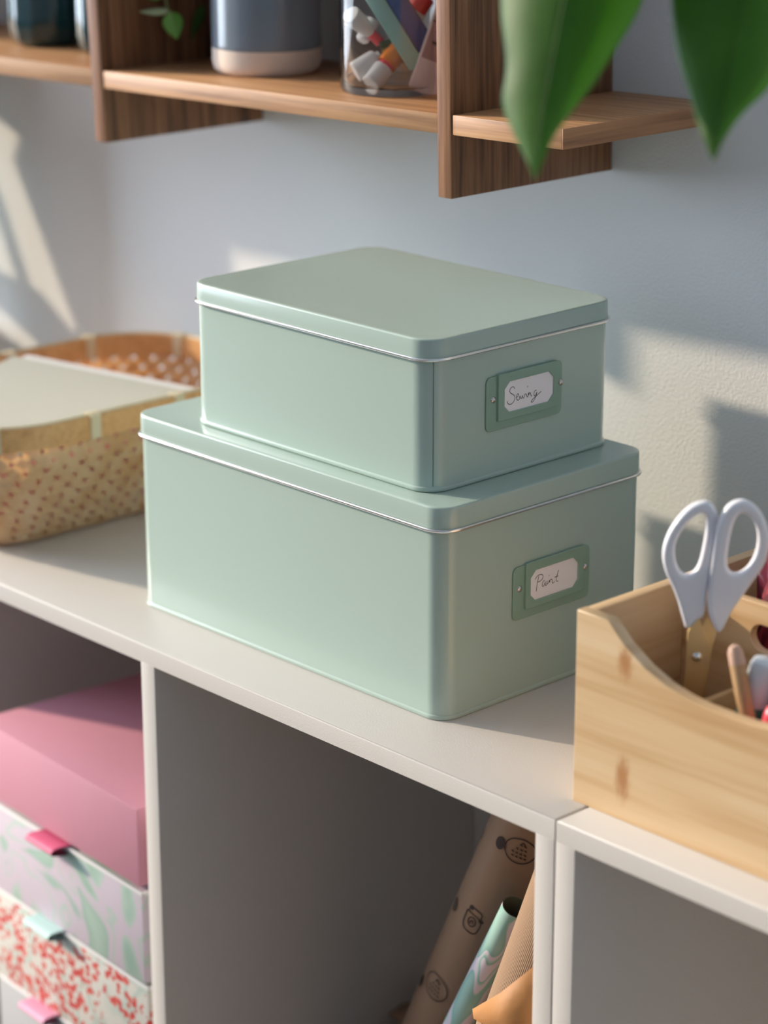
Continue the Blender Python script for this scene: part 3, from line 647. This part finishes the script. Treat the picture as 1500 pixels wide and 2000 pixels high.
M['mauve'] = mat('mauve_print', (0.50, 0.31, 0.29), 0.65)
M['tubered'] = mat('poppy_red', (0.62, 0.03, 0.03), 0.35, coat=0.3)
fr = Vector((0.683, 0.730, 0)); upv = Vector((-0.225, 0.212, 0.951)); fwv = fwd
def jp(px, py, dpt=0.0):
    """Metres: a point in the jar from offsets right / up of the jar's foot centre, dpt towards the back."""
    return Vector((jx, jy, jz)) + fr * px + Vector((0, 0, py)) + Vector((-0.730, 0.683, 0)) * dpt
def tubelet(name, a, b, prof, mts, label, cat, group=None):
    o = stick(name, a, b, [(nm, pf, mt) for nm, pf, mt in mts], label, cat, group); return o
tubelet('paint_tube', jp(-0.0270, 0.0500, -0.0160), jp(-0.0090, 0.0290, 0.0020), None,
        [('cap', [(0, 0.0056), (0.02, 0.0060), (0.30, 0.0058), (0.62, 0.0044)], M['white']), ('neck', [(0.62, 0.0036), (1.0, 0.0034)], M['red'])],
        'white tube cap pointing up left near the glass at the jar\'s upper left', 'paint tube', 'paint tubes in the jar')
tubelet('paint_tube', jp(-0.0245, 0.0125, -0.0130), jp(-0.0100, 0.0200, -0.0080), None,
        [('cap', [(0, 0.0064), (0.03, 0.0070), (0.85, 0.0070), (0.95, 0.0062)], M['white']), ('shoulder', [(0.95, 0.0045), (1.1, 0.0045)], M['edgewhite'])],
        'broad white tube cap lying at the jar\'s lower left', 'paint tube', 'paint tubes in the jar')
tubelet('paint_tube', jp(-0.0145, 0.0070, -0.0240), jp(-0.0030, 0.0190, -0.0130), None,
        [('cap', [(0, 0.0056), (0.03, 0.0064), (0.70, 0.0064)], M['white']), ('collar', [(0.70, 0.0052), (0.85, 0.0052)], M['red']), ('tube_body', [(0.85, 0.0066), (1.8, 0.0060)], M['orange'])],
        'white capped orange tube at the bottom centre of the jar', 'paint tube', 'paint tubes in the jar')
tubelet('paint_tube', jp(-0.0210, 0.0300, -0.0020), jp(-0.0130, 0.0420, 0.0050), None,
        [('cap', [(0, 0.003), (0.1, 0.0045), (1.0, 0.0045)], M['white'])], 'small white cap behind the others in the jar', 'paint tube', 'paint tubes in the jar')
def slab(name, p0, ax, ay, L_, W_, th_, mts, label, cat):
    """Soft flat packet with strips of colour as parts; ax along, ay across."""
    ax = ax.normalized(); ay = (ay - ax * ay.dot(ax)).normalized(); az = ax.cross(ay)
    o = empty(name, p0, label, cat)
    for nm, x0, x1, y0, y1, mt in mts:
        b = box(nm, x0 * L_, x1 * L_, y0 * W_, y1 * W_, -th_ / 2, th_ / 2, mt, o, min(th_ * 0.35, 0.0012))
        b.data.transform(Matrix(((ax.x, ay.x, az.x, 0), (ax.y, ay.y, az.y, 0), (ax.z, ay.z, az.z, 0), (0, 0, 0, 1))))
    return o
d1 = fr * 0.029 + Vector((0, 0, -0.046)) + Vector((-0.73, 0.683, 0)) * -0.004
slab('foil_tube', jp(-0.0185, 0.0600, -0.0160), d1, fr * 0.8 + Vector((0, 0, 0.6)), 0.054, 0.0230, 0.0045,
     [('mint_side', 0, 1, 0, 0.47, M['mintfoil']), ('navy_side', 0.0, 0.93, 0.471, 1.0, M['navy'])], 'mint and navy flat tube slanting down through the jar', 'paint tube')
sb = slab('paper_packet', jp(0.0090, 0.0050, -0.0210), Vector((0, 0, 1)) + fr * 0.33, fr * 1.0 - Vector((0, 0, 0.30)), 0.068, 0.0210, 0.0035,
          [('packet', 0, 1, 0, 1, M['blush']), ('printed_panel', 0.30, 0.72, 0.06, 1.003, M['mauve'])], 'blush paper packet with a mauve printed panel at the right of the jar', 'packet')
for ch in sb.children:
    if ch.name.startswith('printed'):
        ch.data.transform(Matrix.Translation(Vector((0.73, -0.683, 0)) * 0.0006))
hand = [[(0.001, 0.004), (0.006, 0.0015), (0.010, 0.004), (0.013, 0.001)], [(0.003, -0.003), (0.0045, -0.0045)]] + [[(x, -0.0105 + 0.0005 * math.sin(x * 900) - x * 0.3), (x + 0.0009, -0.0085 - x * 0.3), (x + 0.0013, -0.0115 - x * 0.3)] for x in [0.0005 + 0.0016 * k for k in range(8)]]
ribbons('print', hand, 0.0007, M['stamp'], sb, lambda u, v: fr * (u + 0.0145) + Vector((0, 0, v + 0.0385)) + Vector((0.73, -0.683, 0)) * 0.0030)
tubelet('paint_tube', jp(0.0200, 0.0600, -0.0080), jp(0.0120, 0.0480, -0.0100), None,
        [('red_cap', [(0, 0.0055), (0.03, 0.0066), (0.75, 0.0066)], M['tubered']), ('collar', [(0.75, 0.0070), (1.1, 0.0070)], M['white'])], 'poppy red cap on a white collar at the top of the jar', 'paint tube', 'paint tubes in the jar')
slab('ochre_scrap', jp(-0.0060, 0.0180, -0.0030), fr + Vector((0, 0, 0.3)), Vector((0, 0, 1)), 0.016, 0.012, 0.003,
     [('ochre_half', 0, 1, 0, 0.6, M['ochre']), ('olive_half', 0, 1, 0.601, 1, M['olive'])], 'ochre and olive scrap in the middle of the jar', 'scrap')
# dark teal ribbed vessels in the left compartment
M['darkteal'] = mat('dark_teal_glaze', (0.012, 0.050, 0.060), 0.18, coat=0.8, coat_rough=0.06)
M['darkbrown'] = mat('plum_brown_glaze', (0.16, 0.085, 0.075), 0.3, coat=0.5)
def vessel(x, y, r, h, mt, label):
    o = empty('ribbed_vase', (x, y, shelf_z(x) + 0.0005), label, 'vase', 'dark vases on the left shelf')
    n = 72; rings = []
    for rr_, z in ((0.62, 0.0002), (0.80, 0.0015), (0.93, 0.006), (0.99, 0.014), (1.0, 0.024), (1.0, h * 0.6), (0.95, h * 0.85), (0.8, h), (0.76, h - 0.001)):
        rings.append([(r * rr_ * (1 + 0.018 * math.cos(12 * 2 * PI * k / n)) * math.cos(2 * PI * k / n), r * rr_ * (1 + 0.018 * math.cos(12 * 2 * PI * k / n)) * math.sin(2 * PI * k / n), z) for k in range(n)])
    loft('ribbed_body', rings[:-1], mt, o, True, True, True, 60)
    lathe('lip', [(r * 0.80, h - 0.0006), (r * 0.83, h + 0.0012), (r * 0.78, h + 0.002)], mt, o, 40)
    return o
vessel(-0.7480, 0.2290, 0.0300, 0.075, M['darkteal'], 'dark teal ribbed vase at the far left edge of the wall shelf')
vessel(-0.6960, 0.2660, 0.0220, 0.075, M['darkbrown'], 'plum brown ribbed vase between the two dark teal ones')
vessel(-0.6650, 0.2250, 0.0250, 0.075, M['darkteal'], 'dark teal ribbed vase beside the left upright')

# trailing plant hanging into the middle shelf compartment
M['leaf'] = mat('leaf_green', (0.13, 0.33, 0.04), 0.45, coat=0.15)
M['leaf_pale'] = mat('leaf_pale', (0.45, 0.52, 0.28), 0.5)
M['stem'] = mat('stem', (0.16, 0.18, 0.05), 0.5)
M['leafdark'] = mat('leaf_dark', (0.025, 0.085, 0.018), 0.5)
M['leaf_mid'] = mat('leaf_midrib', (0.30, 0.45, 0.16), 0.5)
def leaf(name, base_, tip, wid, nrm, mt, parent, fold=0.25, droop=0.0, rib=None):
    base_, tip, nrm = Vector(base_), Vector(tip), Vector(nrm).normalized()
    ax = tip - base_; L = ax.length; ax.normalize(); side = ax.cross(nrm).normalized(); nrm = side.cross(ax)
    NU, NV = 16, 8; grid = []
    for i in range(NU + 1):
        t = i / NU; w = wid * (math.sin(PI * min(1, t) ** 0.75) ** 0.85) * (1 - 0.25 * t) + 0.0002
        grid.append([base_ + ax * L * t + side * w * s + nrm * (-abs(s) * w * fold + droop * math.sin(PI * t)) for s in [(-1 + 2 * j / NV) for j in range(NV + 1)]])
    bm = bmesh.new(); R_ = [[bm.verts.new(p) for p in r_] for r_ in grid]
    for a, b in zip(R_[:-1], R_[1:]):
        for j in range(NV): bm.faces.new((a[j], a[j + 1], b[j + 1], b[j]))
    o = from_bm(name, bm, mt, parent, True, 60)
    sm = o.modifiers.new('thickness', 'SOLIDIFY'); sm.thickness = 0.0004
    if rib: tube('midrib', [base_ + ax * L * t + nrm * (droop * math.sin(PI * t) + 0.0003) for t in [k / 8 for k in range(9)]], [0.0005 * (1 - 0.8 * k / 8) for k in range(9)], rib, o, 6)
    return o
tp = empty('trailing_plant', (-0.5590, 0.2000, 0.4600), 'small leafy vine trailing down in front of the dark shelf interior', 'plant')
T0 = Vector(tp.location)
def tl(p): return Vector(p) - T0
cm = Vector((0.69, -0.65, 0.3))
tube('stem', [tl(p) for p in ((-0.566, 0.255, 0.512), (-0.566, 0.250, 0.528), (-0.565, 0.200, 0.518), (-0.564, 0.146, 0.490), (-0.566, 0.146, 0.440), (-0.569, 0.175, 0.405), (-0.5685, 0.2, 0.375), (-0.5660, 0.2, 0.362), (-0.5630, 0.2, 0.357))], 0.0011, M['stem'], tp, 8)
leaf('leaf', tl((-0.5625, 0.2, 0.3580)), tl((-0.5560, 0.2, 0.3400)), 0.0078, cm, M['leaf'], tp, 0.3, 0.001, M['leaf_mid'])
leaf('leaf', tl((-0.5640, 0.2, 0.3590)), tl((-0.5790, 0.186, 0.3580)), 0.0034, Vector((0.5, -0.5, 0.8)), M['leaf_pale'], tp, 0.3)
leaf('leaf', tl((-0.5680, 0.2, 0.3700)), tl((-0.5830, 0.19, 0.3690)), 0.0045, Vector((0.5, -0.5, 0.8)), M['leaf'], tp, 0.3)
leaf('leaf', tl((-0.5640, 0.23, 0.3600)), tl((-0.5850, 0.235, 0.3340)), 0.0040, cm, M['leafdark'], tp, 0.3)
leaf('leaf', tl((-0.5540, 0.23, 0.3560)), tl((-0.5280, 0.235, 0.3380)), 0.0040, cm, M['leafdark'], tp, 0.3)
pot = lathe('pot', [(0.022, 0), (0.030, 0.055), (0.030, 0.058), (0.026, 0.058), (0.025, 0.050)], M['bisque'], tp, 32); pot.location = tl((-0.566, 0.250, 0.2772 + 0.190 - 0.0077 + 0.0005))

# ================================================================== BIG HOUSE PLANT LEAVES NEAR THE CAMERA
M['bigleaf'] = mat('broad_leaf', (0.060, 0.165, 0.022), 0.5, spec=0.35)
lm = M['bigleaf']; v = coords(lm); n_ = noise(lm, v, 40, 2); base(lm, ramp(lm, n_, [(0.3, (0.035, 0.11, 0.012)), (0.7, (0.065, 0.18, 0.025))]))
tr = nn(lm, 'ShaderNodeBsdfTranslucent'); tr.inputs[0].default_value = (0.22, 0.46, 0.02, 1); ad = nn(lm, 'ShaderNodeMixShader'); ad.inputs[0].default_value = 0.38
out = lm.node_tree.nodes['Material Output']; pr_ = lm.node_tree.nodes['Principled BSDF']
lk(lm, pr_.outputs[0], ad.inputs[1]); lk(lm, tr.outputs[0], ad.inputs[2]); lk(lm, ad.outputs[0], out.inputs[0])
hp = empty('house_plant', (0.1300, -0.0600, 0.80), 'broad leaved green plant whose two large leaves hang down at the upper right', 'plant')
HP = Vector(hp.location); rv3 = Vector((0.683, 0.730, 0)); uv3 = Vector((-0.225, 0.212, 0.951)); bk3 = Vector((0.695, -0.649, 0.309))
def bigleaf(org, rows, fold, twist):
    """rows: (height, left, mid, right) in mm from the tip, along the hanging leaf."""
    org = Vector(org) - HP; grid = []
    for h, l, c, r in rows:
        row = []
        for s in [-1, -0.8, -0.55, -0.3, -0.12, 0, 0.12, 0.3, 0.55, 0.8, 1]:
            x = c + (r - c) * s if s > 0 else c + (c - l) * s
            wv_ = 0.9 * math.sin(h * 0.32 + (1.2 if s > 0 else 0)) * abs(s) ** 1.5
            d = -abs(x - c) * fold - (0.35 * abs(s) ** 2 * abs(x - c)) + wv_ + twist * (x - c) - 0.0022 * h * h * 0.25
            row.append(org + rv3 * (x / 1000) + uv3 * (h / 1000) + bk3 * (d / 1000))
        grid.append(row)
    bm = bmesh.new(); R_ = [[bm.verts.new(p) for p in r_] for r_ in grid]
    for a, b in zip(R_[:-1], R_[1:]):
        for j in range(len(a) - 1): bm.faces.new((a[j], a[j + 1], b[j + 1], b[j]))
    o = from_bm('leaf', bm, lm, hp, True, 80)
    s2 = o.modifiers.new('round', 'SUBSURF'); s2.levels = 2; s2.render_levels = 2
    s1 = o.modifiers.new('thickness', 'SOLIDIFY'); s1.thickness = 0.0005
    mid = [r_[5] for r_ in grid]; tube('midrib', [Vector(p) - bk3 * 0.0002 for p in mid], 0.0004, lm, o, 6)
    return mid[-1]
def rows(px, x0, y0, k=4480.0): return [((y0 - y) / k * 1000, (l - x0) / k * 1000, (c - x0) / k * 1000, (r - x0) / k * 1000) for y, l, c, r in px]
m1 = bigleaf((0.0720, -0.1007, 0.3644), rows([(350, 1043, 1045, 1048), (325, 1035, 1046, 1058), (290, 1020, 1049, 1070), (250, 1003, 1055, 1092), (200, 984, 1063, 1128), (165, 985, 1070, 1158), (120, 996, 1078, 1186), (50, 988, 1092, 1230), (0, 983, 1102, 1262), (-80, 985, 1118, 1290), (-150, 1000, 1132, 1290), (-220, 1040, 1146, 1265), (-265, 1090, 1155, 1222), (-280, 1145, 1158, 1172)], 1045, 345), 0.45, 0.0)
m2 = bigleaf((0.1231, -0.0415, 0.3738), rows([(312, 1396, 1399, 1402), (285, 1385, 1401, 1412), (262, 1378, 1404, 1426), (235, 1370, 1408, 1444), (205, 1362, 1414, 1470), (170, 1354, 1422, 1512), (120, 1340, 1432, 1545), (60, 1330, 1444, 1570), (0, 1325, 1454, 1585), (-100, 1330, 1462, 1590), (-200, 1370, 1468, 1560), (-260, 1430, 1470, 1505)], 1399, 300), 0.35, 0.0)
for mtop in (m1, m2):
    a = Vector(mtop); e = Vector((0.0, 0.0, -0.02)) if mtop is m1 else Vector((0.02, 0.01, -0.02))
    tube('leaf_stalk', [a, a + Vector((0, 0, 0.03)), a.lerp(e, 0.6) + Vector((0, 0, 0.07)), e + Vector((0, 0, 0.06)), e], 0.0016, M['stem'], hp, 8)
lathe('hanging_pot', [(0.030, -0.06), (0.052, -0.05), (0.060, 0.0), (0.060, 0.03), (0.056, 0.03), (0.054, 0.01)], M['bisque'], hp, 40)
for k in range(3):
    a = 2 * PI * k / 3; tube('hanger_cord', [(0.058 * math.cos(a), 0.058 * math.sin(a), 0.03), (0, 0, 0.30)], 0.0008, M['tie'], hp, 6)
tube('hanger_cord', [(0, 0, 0.30), (0, 0, CZ - 0.80)], 0.001, M['tie'], hp, 6)

# unseen strap leaves and upright block, added beyond the left edge to shadow the wall
fv = empty('shadow_caster_plant', (-0.985, 0.250, 0), 'unseen strap leaved plant in a low clay pot, added to shade the wall at left', 'plant')
lathe('pot', [(0.030, 0), (0.035, 0.004), (0.040, 0.050), (0.042, 0.056), (0.038, 0.056), (0.034, 0.045)], M['bisque'], fv, 40)
def strap(x0_, z0_, x1_, z1_, w0, w1, y_):
    a, b = Vector((x0_ + 0.985, z0_)), Vector((x1_ + 0.985, z1_)); d = (b - a).normalized(); n_ = Vector((-d.y, d.x))   # n_ points left of the leaf
    pts = [a, a.lerp(b, 0.5), b, b + d * 0.025 - n_ * w1 * 0.5, b - n_ * w1, a.lerp(b, 0.5) - n_ * w0, a - n_ * w0 * 0.7]
    plate2d('leaf', [[tuple(p) for p in pts]], 0.0006, 0.0004, M['leafdark'], fv, Matrix.Translation((0, y_, 0)) @ PX)
strap(-0.946, 0.055, -1.071, 0.2590, 0.050, 0.080, -0.015)
strap(-0.976, 0.055, -0.990, 0.2400, 0.066, 0.090, -0.010)
strap(-1.020, 0.050, -1.106, 0.2195, 0.014, 0.014, -0.015)
strap(-1.000, 0.088, -1.130, 0.1365, 0.045, 0.030, -0.018)
mf = empty('shadow_caster_block', (-0.930, 0.205, 0), 'unseen upright grey block, added to shade the wall at the left', 'shadow caster')
box('case', 0, 0.067, 0, 0.030, 0.0003, 0.255, M['insidebox'], mf, 0.001)
box('label_strip', 0.015, 0.055, -0.0006, 0.0, 0.18, 0.21, M['edgewhite'], mf, 0.0002)
